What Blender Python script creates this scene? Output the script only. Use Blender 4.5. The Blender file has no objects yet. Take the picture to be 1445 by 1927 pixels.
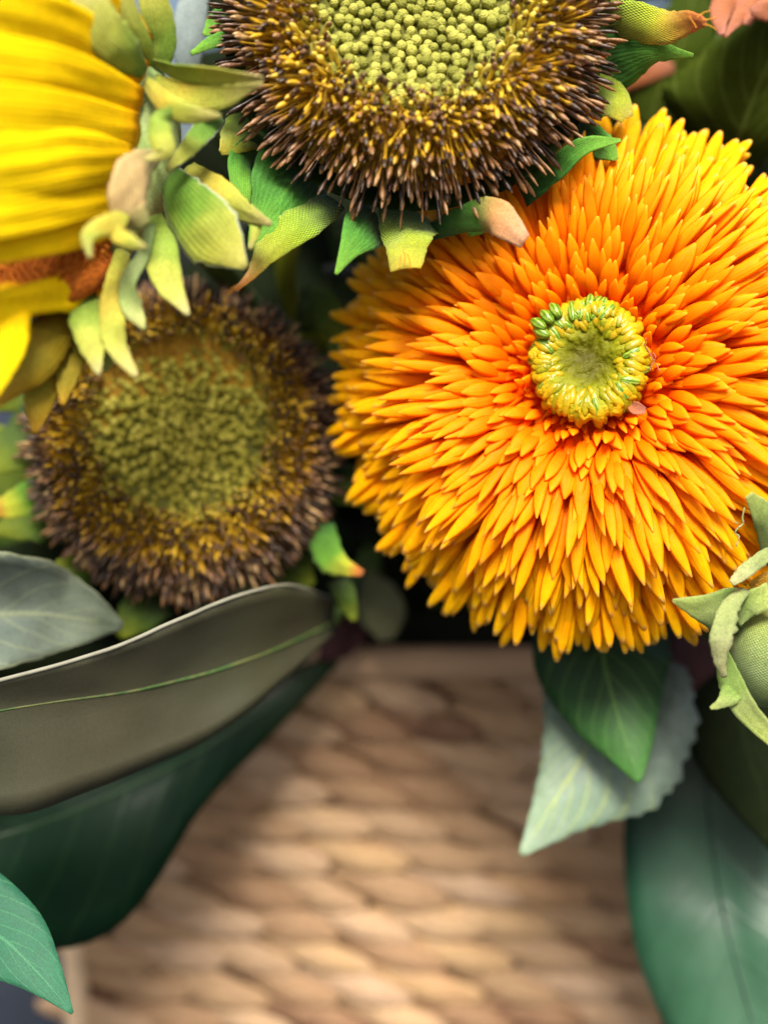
import bpy, math, random
import numpy as np
from mathutils import Vector, Matrix, noise
random.seed(7); rng = np.random.default_rng(7)
scene = bpy.context.scene
COL = scene.collection
R = math.radians

# ------------------------------------------------------------------ camera, sky, sun, exposure
PITCH = R(10); FPX = 2577.0; CX, CY = 722.5, 963.5
CAM = Vector((0, 0, .283))
RT = Vector((1, 0, 0)); FW = Vector((0, math.cos(PITCH), -math.sin(PITCH))); UP = Vector((0, math.sin(PITCH), math.cos(PITCH)))
cd = bpy.data.cameras.new('camera'); cam = bpy.data.objects.new('camera', cd); COL.objects.link(cam)
cam.location = CAM; cam.rotation_euler = (math.pi / 2 - PITCH, 0, 0)
cd.sensor_fit = 'VERTICAL'; cd.sensor_height = 36; cd.lens = 36 * FPX / 1927
cd.clip_start = .01; cd.clip_end = 200
cd.dof.use_dof = True; cd.dof.focus_distance = .318; cd.dof.aperture_fstop = 3.9
scene.camera = cam
SUN_EL, SUN_AZ = R(51), R(0)          # azimuth from the camera side, negative = towards the left
w = bpy.data.worlds.new('World'); scene.world = w; w.use_nodes = True
nt = w.node_tree; bg = nt.nodes['Background']
sky = nt.nodes.new('ShaderNodeTexSky'); sky.sky_type = 'NISHITA'; sky.sun_disc = False
sky.sun_elevation = SUN_EL
sdir = Vector((math.sin(SUN_AZ) * math.cos(SUN_EL), -math.cos(SUN_AZ) * math.cos(SUN_EL), math.sin(SUN_EL)))   # to the sun
sky.sun_rotation = math.atan2(sdir.x, sdir.y)
sky.air_density = 1.0; sky.dust_density = 6.0; sky.ozone_density = .6
nt.links.new(sky.outputs[0], bg.inputs[0]); bg.inputs[1].default_value = .075
sl = bpy.data.lights.new('sun', 'SUN'); so = bpy.data.objects.new('sun', sl); COL.objects.link(so)
sl.energy = 3.8; sl.angle = R(22); sl.color = (1, .93, .84)
so.rotation_euler = (-sdir).to_track_quat('-Z', 'Y').to_euler()
vs = scene.view_settings; vs.view_transform = 'Standard'; vs.look = 'None'; vs.gamma = 1; vs.use_curve_mapping = False
vs.exposure = 1.06
scene.cycles.use_denoising = True
scene.cycles.max_bounces = 8; scene.cycles.transparent_max_bounces = 8

# ------------------------------------------------------------------ helpers
def P(px, py, d):
    return CAM + (FW + RT * ((px - CX) / FPX) + UP * ((CY - py) / FPX)) * d
def cdir(x, y, z):                       # x right, y up, z towards the camera
    return (RT * x + UP * y - FW * z).normalized()
def frame(c, n, spin=0):
    n = n.normalized(); x = UP.cross(n)
    if x.length < 1e-4: x = RT.copy()
    x.normalize(); y = n.cross(x)
    m = Matrix((x, y, n)).transposed().to_4x4(); m.translation = c
    return m @ Matrix.Rotation(spin, 4, 'Z')
WL = {}
def tag(o, label, cat, group=None, kind=None):
    if label: o['label'] = label
    if cat: o['category'] = cat
    if group: o['group'] = group
    if kind: o['kind'] = kind
    return o
def thing(name, label, cat, loc, group=None):
    o = bpy.data.objects.new(name, None); COL.objects.link(o); o.location = loc; WL[o] = Vector(loc)
    o.empty_display_size = .01
    return tag(o, label, cat, group)
def mesh(name, V, F, mats, uv=None, tint=None, midx=None, smooth=True):
    me = bpy.data.meshes.new(name)
    me.from_pydata([tuple(map(float, v)) for v in V], [], [tuple(f) for f in F])
    if smooth: me.polygons.foreach_set('use_smooth', [True] * len(me.polygons))
    for m in (mats if isinstance(mats, (list, tuple)) else [mats]): me.materials.append(m)
    if midx is not None: me.polygons.foreach_set('material_index', midx)
    if uv is not None:
        lay = me.uv_layers.new(name='UVMap'); li = np.empty(len(me.loops), int); me.loops.foreach_get('vertex_index', li)
        lay.data.foreach_set('uv', np.asarray(uv, float)[li].ravel())
    if tint is not None:
        a = me.color_attributes.new('tint', 'FLOAT_COLOR', 'POINT'); t = np.ones((len(V), 4)); t[:, :3] = tint
        a.data.foreach_set('color', t.ravel())
    me.update(); return me
def put(name, V, F, mats, parent=None, kind=None, **k):
    V = np.asarray([tuple(v) for v in V], float); org = V.mean(0)
    me = mesh(name, V - org, F, mats, **k)
    o = bpy.data.objects.new(name, me); COL.objects.link(o); WL[o] = Vector(org)
    o.location = Vector(org) - (WL[parent] if parent else Vector())
    if parent: o.parent = parent
    if kind: o['kind'] = kind
    return o
def inst(name, me, M, parent):
    o = bpy.data.objects.new(name, me); COL.objects.link(o); o.parent = parent
    o.matrix_basis = Matrix.Translation(-WL[parent]) @ M
    return o
def joinparts(parts):                    # [(V,F,uv,tint,M)]
    Vs, Fs, Us, Ts, n = [], [], [], [], 0
    for V, F, uv, tint, M in parts:
        A = np.array(M); v = np.asarray(V) @ A[:3, :3].T + A[:3, 3]
        Vs.append(v); Fs += [tuple(i + n for i in f) for f in F]; Us.append(uv); Ts.append(np.tile(tint, (len(v), 1))); n += len(v)
    return np.vstack(Vs), Fs, np.vstack(Us), np.vstack(Ts)
def crom(pts, n):                        # Catmull-Rom through any rows of numbers, n steps per segment
    p = np.asarray(pts, float)
    if p.ndim == 1: p = p[:, None]
    q = np.vstack([2 * p[0] - p[1], p, 2 * p[-1] - p[-2]]); out = []
    for i in range(1, len(q) - 2):
        for j in range(n):
            t = j / n
            out.append(.5 * ((2 * q[i]) + (-q[i-1] + q[i+1]) * t + (2*q[i-1] - 5*q[i] + 4*q[i+1] - q[i+2]) * t*t + (-q[i-1] + 3*q[i] - 3*q[i+1] + q[i+2]) * t**3))
    out.append(q[-2]); return np.array(out)
def tube_data(pts, rad, ns=8, per=5):
    W = crom([list(p) + [r] for p, r in zip(pts, rad)], per); V, F, U = [], [], []; m = len(W)
    ref = Vector((.3, .2, 1)).normalized()
    for i in range(m):
        p = Vector(W[i, :3]); T = (Vector(W[min(i+1, m-1), :3]) - Vector(W[max(i-1, 0), :3])).normalized()
        a = T.cross(ref)
        if a.length < .05: a = T.cross(Vector((1, 0, 0)))
        a.normalize(); b = T.cross(a)
        for k in range(ns):
            an = 2 * math.pi * k / ns; V.append(p + (a * math.cos(an) + b * math.sin(an)) * max(W[i, 3], 1e-5)); U.append((i / (m - 1), k / ns))
    for i in range(m - 1):
        for k in range(ns): F.append((i*ns + k, i*ns + (k+1) % ns, (i+1)*ns + (k+1) % ns, (i+1)*ns + k))
    F.append(tuple(range(ns))[::-1]); F.append(tuple((m-1)*ns + k for k in range(ns)))
    return V, F, U
def tube(name, pts, rad, mat, parent, ns=8, per=5):
    if not isinstance(rad, (list, tuple)): rad = [rad] * len(pts)
    V, F, U = tube_data(pts, rad, ns, per); return put(name, V, F, mat, parent, uv=U)
def lathe_data(prof, ns=24, bump=None):   # prof [(r,z)] from the axis outwards
    V, F, U = [], [], []; m = len(prof)
    for i, (r, z) in enumerate(prof):
        for k in range(ns):
            a = 2 * math.pi * k / ns; rr, zz = max(r, 1e-6), z
            if bump: rr, zz = bump(rr, zz, a, i / (m - 1))
            V.append((rr * math.cos(a), rr * math.sin(a), zz)); U.append((i / (m - 1), k / ns))
    for i in range(m - 1):
        for k in range(ns): F.append((i*ns + k, i*ns + (k+1) % ns, (i+1)*ns + (k+1) % ns, (i+1)*ns + k)[::-1])
    return V, F, U
def xf(V, M):
    return [M @ Vector(v) for v in V]
def blade_data(spine, wl, wr, roll=0, cup=0, fold=0, wave=(0, 3, 0), serr=(0, 0), thick=.00045, per=6, ns=8, jag=0, ripple=(0, 0), seed=0, crinkle=.05):
    n = len(spine); rows = []
    roll = roll if isinstance(roll, (list, tuple)) else [roll] * n
    cup = cup if isinstance(cup, (list, tuple)) else [cup] * n
    for i in range(n):
        p = P(*spine[i]); s = spine[i][2] / FPX
        rows.append(list(p) + [wl[i] * s, wr[i] * s, R(roll[i]), cup[i]])
    W = crom(rows, per); m = len(W); V, F, U = [], [], []; top, edgeL, edgeR = [], [], []
    for i in range(m):
        p = Vector(W[i, :3]); T = (Vector(W[min(i+1, m-1), :3]) - Vector(W[max(i-1, 0), :3])).normalized()
        Vw = (CAM - p).normalized(); S0 = T.cross(Vw)
        if S0.length < .08: S0 = RT.copy()
        S0.normalize(); N0 = S0.cross(T).normalized()
        r = W[i, 5]; S = S0 * math.cos(r) + N0 * math.sin(r); N = N0 * math.cos(r) - S0 * math.sin(r)
        t = i / (m - 1); row = []
        for j in range(ns + 1):
            s = -1 + 2 * j / ns; wd = max(W[i, 4] if s > 0 else W[i, 3], 2e-5); a = abs(s)
            k = 1.0
            if a > .99:
                if serr[1] and 0 < i < m - 1: k += serr[0] * (((t * serr[1]) % 1) - .5)
                if jag and i < m - 1: k += jag * (noise.noise(Vector((t * 23, s * 5, seed * 3.1)))) 
            q = p + S * (s * wd * k)
            h = W[i, 6] * s * s * wd + fold * a * wd
            h += wave[0] * wd * a * math.sin(wave[1] * math.pi * t + wave[2] + (1.3 if s > 0 else 0))
            if ripple[0]: h += ripple[0] * wd * math.sin(s * ripple[1] + 1.5 * math.sin(3 * t + seed))
            h += wd * crinkle * (noise.noise(Vector((t * 4 + seed, s * 2, seed * 1.7))) + .6 * noise.noise(Vector((t * 10 + seed, s * 4, seed * .7))))
            row.append((q + N * h, N))
        top.append(row)
    c = ns + 1
    for side in (1, -1):
        for i in range(m):
            for j in range(c):
                q, N = top[i][j]; V.append(q + N * (side * thick / 2)); U.append((i / (m - 1), j / ns))
    o = m * c; mi = []
    for i in range(m - 1):
        for j in range(ns):
            a, b, d, e = i*c + j, i*c + j + 1, (i+1)*c + j + 1, (i+1)*c + j
            F.append((a, b, d, e)); mi.append(0); F.append((o+e, o+d, o+b, o+a)); mi.append(1)
    for i in range(m - 1):
        a, b = i*c, (i+1)*c; F.append((a, b, o+b, o+a)); mi.append(2)
        a, b = i*c + ns, (i+1)*c + ns; F.append((b, a, o+a, o+b)); mi.append(2)
    for j in range(ns):
        F.append((j+1, j, o+j, o+j+1)); mi.append(2); a = (m-1)*c + j; F.append((a, a+1, o+a+1, o+a)); mi.append(2)
    L = [top[i][0][0] for i in range(m)]; Rr = [top[i][ns][0] for i in range(m)]; M = [(top[i][ns//2][0], top[i][ns//2][1]) for i in range(m)]
    return V, F, U, mi, L, Rr, M
def blade(name, parent, mats, spine, wl, wr, label=None, **k):
    V, F, U, mi, L, Rr, M = blade_data(spine, wl, wr, **k)
    if not isinstance(mats, (list, tuple)): mats = [mats, mats, mats]
    elif len(mats) == 2: mats = [mats[0], mats[1], mats[0]]
    o = put(name, V, F, mats, parent, uv=U, midx=mi)
    if label: o['label'] = label
    return o, L, Rr, M

# ------------------------------------------------------------------ materials
def c(r, g, b, k=1.0):
    f = lambda v: ((v / 255 + .055) / 1.055) ** 2.4 if v / 255 > .04045 else v / 255 / 12.92
    return (f(r) * k, f(g) * k, f(b) * k, 1)
class NB:
    def __init__(s, name):
        s.m = bpy.data.materials.new(name); s.m.use_nodes = True; s.t = s.m.node_tree
        s.b = s.t.nodes['Principled BSDF']; s.out = s.t.nodes['Material Output']
    def n(s, ty, **props):
        x = s.t.nodes.new(ty)
        for k, v in props.items(): setattr(x, k, v)
        return x
    def lk(s, a, b):
        if hasattr(a, 'links') or isinstance(a, bpy.types.NodeSocket): s.t.links.new(a, b)
        else: b.default_value = a
    def math(s, op, a, b=0.0, cl=False):
        x = s.n('ShaderNodeMath', operation=op, use_clamp=cl); s.lk(a, x.inputs[0]); s.lk(b, x.inputs[1]); return x.outputs[0]
    def mix(s, f, a, b, bt='MIX'):
        x = s.n('ShaderNodeMix', data_type='RGBA', blend_type=bt); s.lk(f, x.inputs[0]); s.lk(a, x.inputs[6]); s.lk(b, x.inputs[7]); return x.outputs[2]
    def ramp(s, f, stops):
        x = s.n('ShaderNodeValToRGB'); e = x.color_ramp.elements
        while len(e) < len(stops): e.new(.5)
        for i, (p, col) in enumerate(stops): e[i].position = p; e[i].color = col
        s.lk(f, x.inputs[0]); return x.outputs[0]
    def sm(s, v, a, b):
        x = s.n('ShaderNodeMapRange', interpolation_type='SMOOTHSTEP'); s.lk(v, x.inputs[0]); x.inputs[1].default_value = a; x.inputs[2].default_value = b; return x.outputs[0]
    def noise(s, scale, detail=3, coord=None, rough=.55):
        x = s.n('ShaderNodeTexNoise'); x.inputs['Scale'].default_value = scale; x.inputs['Detail'].default_value = detail; x.inputs['Roughness'].default_value = rough
        if coord is None: coord = s.n('ShaderNodeTexCoord').outputs['Object']
        s.lk(coord, x.inputs['Vector']); return x.outputs[0]
    def pos(s):
        return s.n('ShaderNodeNewGeometry').outputs['Position']
    def uv(s):
        u = s.n('ShaderNodeUVMap'); u.uv_map = 'UVMap'; x = s.n('ShaderNodeSeparateXYZ'); s.lk(u.outputs[0], x.inputs[0]); return x.outputs[0], x.outputs[1]
    def tint(s):
        a = s.n('ShaderNodeAttribute'); a.attribute_name = 'tint'; x = s.n('ShaderNodeSeparateColor'); s.lk(a.outputs[0], x.inputs[0]); return x.outputs[0], x.outputs[1], x.outputs[2]
    def bump(s, h, strength, dist):
        x = s.n('ShaderNodeBump'); x.inputs['Strength'].default_value = strength; x.inputs['Distance'].default_value = dist; s.lk(h, x.inputs['Height']); s.lk(x.outputs[0], s.b.inputs['Normal']); return x
    def done(s, col, rough=.5, spec=.4, transl=0, sheen=0, coat=0):
        s.lk(col, s.b.inputs['Base Color']); s.lk(rough, s.b.inputs['Roughness']); s.b.inputs['Specular IOR Level'].default_value = spec
        s.b.inputs['Sheen Weight'].default_value = sheen; s.b.inputs['Coat Weight'].default_value = coat; s.b.inputs['Coat Roughness'].default_value = .2
        if transl:
            tr = s.n('ShaderNodeBsdfTranslucent'); s.lk(col, tr.inputs[0]); mx = s.n('ShaderNodeMixShader'); mx.inputs[0].default_value = transl
            s.lk(s.b.outputs[0], mx.inputs[1]); s.lk(tr.outputs[0], mx.inputs[2]); s.lk(mx.outputs[0], s.out.inputs[0])
        return s.m
def leaf_mat(name, stops, vein=None, vamt=.6, nv=9, slope=1.6, rough=.6, weave=None, mottle=.25, mcol=None, transl=.12, sheen=0, spec=.35, coat=0, edge=None, mid=.02, vw=.08, nscale=260, bumpk=.25, vrange=(0, 1), gain=.64, grain=.22, streak=0):
    b = NB(name); t, s = b.uv(); sd = b.math('ABSOLUTE', b.math('SUBTRACT', s, .5))
    n1 = b.noise(nscale, 4); n2 = b.noise(nscale * .25, 3)
    tt = b.math('ADD', t, b.math('MULTIPLY', b.math('SUBTRACT', n2, .5), .25))
    col = b.ramp(tt, stops)
    if mcol: col = b.mix(b.math('MULTIPLY', b.sm(n2, .42, .7), mottle * 2), col, mcol)
    col = b.mix(mottle, col, b.ramp(n1, [(.25, (.45, .45, .45, 1)), (.75, (1.5, 1.5, 1.5, 1))]), 'MULTIPLY')
    h = n1
    if vein:
        wob = b.math('MULTIPLY', b.math('SUBTRACT', n2, .5), .06)
        ph = b.math('FRACT', b.math('MULTIPLY', b.math('SUBTRACT', b.math('ADD', t, wob), b.math('MULTIPLY', sd, slope / nv * 4)), float(nv)))
        dv = b.math('ABSOLUTE', b.math('SUBTRACT', ph, .5))
        side = b.math('SUBTRACT', 1.0, b.sm(dv, vw * .3, vw * 1.6)); side = b.math('MULTIPLY', side, .55)
        midr = b.math('SUBTRACT', 1.0, b.sm(sd, mid * .4, mid * 1.5))
        vm = b.math('MAXIMUM', side, midr)
        if vrange != (0, 1): vm = b.math('MULTIPLY', vm, b.sm(t, *vrange))
        col = b.mix(b.math('MULTIPLY', vm, vamt), col, vein)
        h = b.math('ADD', b.math('MULTIPLY', n1, .5), vm)
    if edge:
        col = b.mix(b.sm(sd, .5 - edge[1], .5), col, edge[0])
    if streak:
        sk = b.math('SINE', b.math('ADD', b.math('MULTIPLY', s, 74.0), b.math('MULTIPLY', n2, 9.0)))
        col = b.mix(streak, col, b.ramp(b.math('ADD', b.math('MULTIPLY', sk, .5), .5), [(.2, (.55, .5, .4, 1)), (.8, (1.2, 1.2, 1.2, 1))]), 'MULTIPLY')
        h = b.math('ADD', h, b.math('MULTIPLY', sk, .3))
    n3 = b.noise(2400, 3, rough=.7)
    col = b.mix(1.0, col, b.ramp(n3, [(.25, (gain * (1 - grain * 2),) * 3 + (1,)), (.75, (gain * (1 + grain * 1.6),) * 3 + (1,))]), 'MULTIPLY')
    h = b.math('ADD', h, b.math('MULTIPLY', n3, .35))
    if weave:
        a = b.math('SINE', b.math('MULTIPLY', t, 2 * math.pi * weave[0])); q = b.math('SINE', b.math('MULTIPLY', s, 2 * math.pi * weave[1]))
        h = b.math('ADD', b.math('MULTIPLY', a, q), b.math('MULTIPLY', n1, .4))
        col = b.mix(.6, col, b.ramp(b.math('ADD', b.math('MULTIPLY', b.math('MULTIPLY', a, q), .5), .5), [(.1, (.42, .5, .4, 1)), (.8, (1.35, 1.3, 1.2, 1))]), 'MULTIPLY')
        b.bump(h, weave[2], .0003)
    else: b.bump(h, bumpk, .0006)
    rr = b.math('ADD', b.math('MULTIPLY', b.math('SUBTRACT', n2, .5), .25), rough)
    return b.done(col, rr, spec, transl, sheen, coat)

G1 = leaf_mat('bract_green', streak=.3, gain=0.8, stops=[(0, c(40, 92, 34)), (.5, c(74, 142, 40)), (1, c(120, 175, 50))], vein=c(120, 180, 70), vamt=.25, nv=6, rough=.8, sheen=.08)
G1P = leaf_mat('bract_green_peach', gain=0.8, stops=[(0, c(30, 88, 40)), (.45, c(80, 140, 45)), (.7, c(206, 150, 90)), (1, c(222, 165, 125))], rough=.85, sheen=.08)
GW = leaf_mat('bract_weave', gain=1.06, stops=[(0, c(84, 132, 14)), (.35, c(150, 176, 16)), (.75, c(190, 196, 20)), (1, c(206, 190, 30))], weave=(26, 18, .8), rough=.7, sheen=.2)
GWO = leaf_mat('bract_weave_orange', gain=1.06, stops=[(0, c(90, 140, 14)), (.4, c(176, 190, 18)), (.6, c(214, 172, 36)), (.8, c(224, 124, 40)), (1, c(210, 108, 36))], weave=(34, 16, .8), rough=.7, sheen=.2)
GWE = leaf_mat('bract_weave_edge', gain=1.06, stops=[(0, c(74, 118, 14)), (.3, c(140, 170, 16)), (.6, c(166, 172, 22)), (.85, c(206, 136, 30)), (1, c(220, 136, 36))], weave=(34, 15, .8), rough=.7, sheen=.2)
YB = [leaf_mat('sepal_lime', streak=.3, gain=0.75, stops=[(0, c(118, 158, 52)), (.4, c(160, 190, 62)), (.8, c(205, 208, 92)), (1, c(222, 212, 150))], mcol=c(200, 200, 70), rough=.72, sheen=.08, transl=.2, vein=c(205, 215, 140), vamt=.2, nv=5),
      leaf_mat('sepal_yellow', streak=.3, gain=0.77, stops=[(0, c(170, 176, 62)), (.35, c(224, 205, 72)), (.7, c(206, 206, 86)), (1, c(214, 200, 128))], mcol=c(150, 180, 50), rough=.72, sheen=.08, transl=.2),
      leaf_mat('sepal_sage', streak=.3, gain=0.72, stops=[(0, c(150, 176, 108)), (.5, c(176, 196, 122)), (1, c(200, 204, 120))], mcol=c(130, 170, 70), rough=.75, sheen=.08, transl=.15),
      leaf_mat('sepal_tan', streak=.3, gain=0.72, stops=[(0, c(176, 180, 110)), (.3, c(222, 190, 128)), (.7, c(216, 178, 120)), (1, c(170, 180, 100))], mcol=c(186, 170, 110), rough=.75, sheen=.08, transl=.12),
      leaf_mat('sepal_moss', streak=.3, gain=0.75, stops=[(0, c(70, 120, 28)), (.4, c(112, 156, 38)), (.75, c(180, 184, 66)), (1, c(206, 200, 98))], mcol=c(160, 170, 60), rough=.7, sheen=.08, transl=.18, edge=(c(205, 220, 185), .05)),
      leaf_mat('sepal_gold', streak=.3, gain=0.81, stops=[(0, c(110, 112, 20)), (.4, c(170, 150, 24)), (.75, c(206, 172, 34)), (1, c(222, 170, 40))], mcol=c(130, 140, 30), rough=.7, transl=.2)]
YPET = leaf_mat('yellow_petal', streak=.16, gain=1.0, stops=[(0, c(248, 170, 0)), (.12, c(255, 212, 0)), (.6, c(255, 222, 0)), (1, c(255, 232, 10))], rough=.75, mottle=.1, transl=.22, nscale=120, spec=.15)
def petal_mat():
    b = NB('orange_petal'); t, s = b.uv(); ring, rnd, _ = b.tint(); sd = b.math('ABSOLUTE', b.math('SUBTRACT', s, .5))
    inner = b.ramp(t, [(0, c(254, 92, 0)), (.5, c(255, 124, 0)), (.85, c(255, 156, 4)), (1, c(255, 172, 26))])
    outer = b.ramp(t, [(0, c(255, 108, 0)), (.3, c(255, 150, 0)), (.6, c(255, 188, 0)), (.92, c(255, 208, 14)), (1, c(252, 218, 110))])
    col = b.mix(b.sm(ring, .12, .92), inner, outer)
    col = b.mix(b.math('MULTIPLY', rnd, .22), col, c(255, 138, 0))
    n1 = b.noise(420, 4, b.pos())
    col = b.mix(.25, col, b.ramp(n1, [(.3, (.6, .55, .5, 1)), (.7, (1.3, 1.3, 1.3, 1))]), 'MULTIPLY')
    st = b.math('SINE', b.math('MULTIPLY', s, 30.0))
    b.bump(b.math('ADD', b.math('MULTIPLY', st, .5), n1), .12, .0004)
    return b.done(col, .55, .1, .4)
OPET = petal_mat()
def button_mat():
    b = NB('green_button'); co = b.n('ShaderNodeTexCoord').outputs['Object']
    n1 = b.noise(240, 3, co); n2 = b.noise(900, 3, co)
    x = b.n('ShaderNodeVectorMath', operation='LENGTH'); b.lk(co, x.inputs[0]); r = b.math('MULTIPLY', x.outputs[1], 1 / .014)
    col = b.ramp(b.math('ADD', r, b.math('MULTIPLY', b.math('SUBTRACT', n1, .5), .6)), [(0, c(64, 60, 2)), (.35, c(98, 98, 6)), (.75, c(140, 142, 14)), (1, c(196, 156, 10))])
    b.bump(b.math('ADD', n1, n2), .5, .0012)
    return b.done(col, .55, .2, .1)
BUTTON = button_mat()
def knob_mat():
    b = NB('button_knob'); t, s = b.uv(); g, rnd, _ = b.tint(); n1 = b.noise(900, 3, b.pos())
    yel = b.mix(b.sm(rnd, 0, 1), b.ramp(t, [(0, c(112, 118, 8)), (1, c(156, 152, 20))]), b.ramp(t, [(0, c(140, 130, 8)), (1, c(212, 164, 16))])); grn = b.ramp(b.math('ADD', b.math('MULTIPLY', b.math('SINE', b.math('MULTIPLY', s, 44.0)), .25), b.math('MULTIPLY', n1, .9)), [(.15, c(70, 104, 20)), (.5, c(112, 146, 34)), (.8, c(160, 176, 70))])
    col = b.mix(b.sm(g, .35, .75), yel, grn); b.bump(n1, .4, .0006)
    return b.done(col, .3, .4, .1)
KNOB = knob_mat()
def floret_mat():
    b = NB('disc_floret'); t, s = b.uv(); ring, rnd, dk = b.tint(); n1 = b.noise(1500, 3, b.pos())
    br = b.ramp(b.math('ADD', b.math('MULTIPLY', rnd, .75), b.math('MULTIPLY', n1, .4)), [(.1, c(28, 18, 12)), (.45, c(60, 40, 26)), (.72, c(100, 66, 38)), (.92, c(146, 106, 62)), (1, c(196, 176, 120))])
    ye = b.ramp(b.math('ADD', b.math('MULTIPLY', ring, .8), b.math('MULTIPLY', rnd, .3)), [(0, c(196, 186, 88)), (.3, c(206, 178, 52)), (.65, c(190, 146, 26)), (1, c(90, 58, 16))])
    ye = b.mix(b.sm(t, .0, .45), b.mix(.35, ye, c(120, 70, 10)), ye)
    edge = b.math('ADD', b.math('SUBTRACT', .68, b.math('MULTIPLY', b.sm(ring, .72, 1.04), .6)), b.math('MULTIPLY', dk, .36))
    f = b.sm(b.math('SUBTRACT', t, edge), -.06, .1)
    col = b.mix(f, ye, br)
    col = b.mix(b.math('MULTIPLY', b.sm(t, .93, 1.0), .4), col, c(176, 150, 112))  # tip highlight painted into the colour
    b.bump(n1, .4, .0003)
    return b.done(col, .42, .5)
FLOR = floret_mat()
def bud_mat(name, ca, cb, cc):
    b = NB(name); co = b.pos(); v = b.n('ShaderNodeTexVoronoi'); v.inputs['Scale'].default_value = 2600; b.lk(co, v.inputs[0])
    ring, rnd, _ = b.tint(); n1 = b.noise(500, 2, co)
    col = b.ramp(b.math('ADD', b.math('MULTIPLY', rnd, .6), b.math('MULTIPLY', n1, .4)), [(.1, ca), (.5, cb), (.9, cc)])
    col = b.mix(.5, col, b.ramp(v.outputs[0], [(0, (1.5, 1.5, 1.3, 1)), (.7, (.4, .4, .36, 1))]), 'MULTIPLY')
    b.bump(v.outputs[0], .8, -.0004)
    return b.done(col, .75, .25, .06)
BUD = bud_mat('disc_bud', c(128, 130, 50), c(166, 168, 76), c(196, 192, 94))
BUDD = bud_mat('disc_bud_olive', c(136, 130, 44), c(176, 168, 62), c(208, 198, 90))
def simple(name, col, rough=.7, nscale=300, amt=.4, bump=.4, dist=.001, spec=.3, col2=None, coat=0):
    b = NB(name); n1 = b.noise(nscale, 4)
    cc = b.mix(b.sm(n1, .35, .65), col, col2) if col2 else b.mix(amt, col, b.ramp(n1, [(.25, (.4, .4, .4, 1)), (.75, (1.5, 1.5, 1.5, 1))]), 'MULTIPLY')
    b.bump(n1, bump, dist); return b.done(cc, rough, spec, coat=coat)
CORE_Y = simple('receptacle_gold', c(176, 136, 34), .85, 900, col2=c(130, 92, 24))
CORE_G = simple('receptacle_green', c(96, 96, 34), .85, 900)
CALYX = simple('calyx_moss', c(46, 74, 24), .85, 400)
CORE_O = simple('receptacle_orange', c(236, 84, 0), .9, 600, spec=.05, amt=.2)
STEM = simple('stem_green', c(70, 92, 34), .55, 200)
STEMY = simple('stem_olive', c(122, 128, 20), .6, 200)
FOAM = simple('foam_dark', c(30, 32, 22), .95, 120, bump=.8, dist=.004)  # colour kept dark so the added mound backs the gaps like shade
MAG_T = leaf_mat('magnolia_top', [(0, c(28, 46, 16)), (.3, c(8, 30, 16)), (1, c(14, 46, 26))], vein=c(44, 76, 40), vamt=.4, nv=9, slope=1.0, rough=.32, mottle=.22, transl=.03, spec=.14, grain=.08, mid=.012, vw=.05, nscale=90, bumpk=.15)
MAG_R = leaf_mat('magnolia_top_pale', gain=0.62, stops=[(0, c(20, 44, 30)), (.4, c(40, 84, 60)), (1, c(70, 116, 84))], vein=c(34, 74, 54), vamt=.5, nv=8, slope=1.0, rough=.36, mottle=.35, transl=.03, spec=.32, grain=.08, mid=.012, vw=.05, nscale=70, bumpk=.2)
MAG_B = leaf_mat('magnolia_back', gain=.44, grain=.14, stops=[(0, c(50, 58, 38)), (.3, c(56, 66, 54)), (.65, c(66, 72, 62)), (1, c(46, 64, 54))], mcol=c(76, 70, 54), vein=c(150, 140, 92), vamt=.22, nv=6, slope=1.3, rough=.5, mottle=.25, transl=.05, spec=.4, mid=.0, vw=.02, nscale=110)
MAG_E = simple('magnolia_edge_lit', c(124, 124, 108), .6, 200, .3)  # pale tone stands in for light caught on the curled edge
MIDR = simple('midrib_green', c(44, 76, 30), .6, 300, col2=c(84, 90, 48))
MIDRD = simple('midrib_dark', c(26, 52, 26), .5, 300)
LEAF_D = leaf_mat('leaf_deep', [(0, c(28, 62, 28)), (.5, c(42, 88, 36)), (1, c(84, 146, 62))], vein=c(116, 164, 78), vamt=.55, nv=8, slope=1.5, rough=.6, mottle=.3, transl=.1, mid=.014, vw=.06)
LEAF_P = leaf_mat('leaf_frost', gain=0.66, stops=[(0, c(86, 96, 80)), (.4, c(124, 148, 128)), (.8, c(138, 166, 138)), (1, c(150, 182, 148))], vein=c(200, 214, 96), vamt=.7, nv=9, slope=1.7, rough=.7, mottle=.3, mcol=c(150, 166, 156), transl=.1, sheen=.08, mid=.014, vw=.08, vrange=(.3, .7))
LEAF_S = leaf_mat('leaf_sage', [(0, c(108, 122, 112)), (.5, c(122, 136, 120)), (1, c(136, 150, 118))], vein=c(176, 190, 140), vamt=.5, nv=7, slope=1.4, rough=.7, mottle=.35, mcol=c(86, 104, 96), transl=.1, sheen=.08, edge=(c(170, 180, 140), .04), vw=.06)
LEAF_T = leaf_mat('leaf_teal', gain=.42, stops=[(0, c(40, 120, 88)), (1, c(58, 146, 104))], vein=c(104, 186, 130), vamt=.6, nv=7, slope=1.6, rough=.65, mottle=.2, transl=.1, sheen=.08, vw=.07)
LEAF_O = leaf_mat('leaf_olive', spec=.1, gain=.85, stops=[(0, c(50, 62, 8)), (.5, c(64, 80, 12)), (1, c(56, 76, 18))], vein=c(124, 140, 60), vamt=.5, nv=7, slope=1.6, rough=.7, mottle=.3, transl=.12, vw=.06, mid=.016)
LEAF_F = leaf_mat('leaf_filler_shade', gain=0.8, stops=[(0, c(16, 22, 10)), (1, c(24, 34, 14))], vein=c(36, 44, 22), vamt=.4, nv=7, rough=.9, spec=.08, mottle=.3, transl=.04)  # near-black colour stands in for deep shade between the flowers
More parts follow.
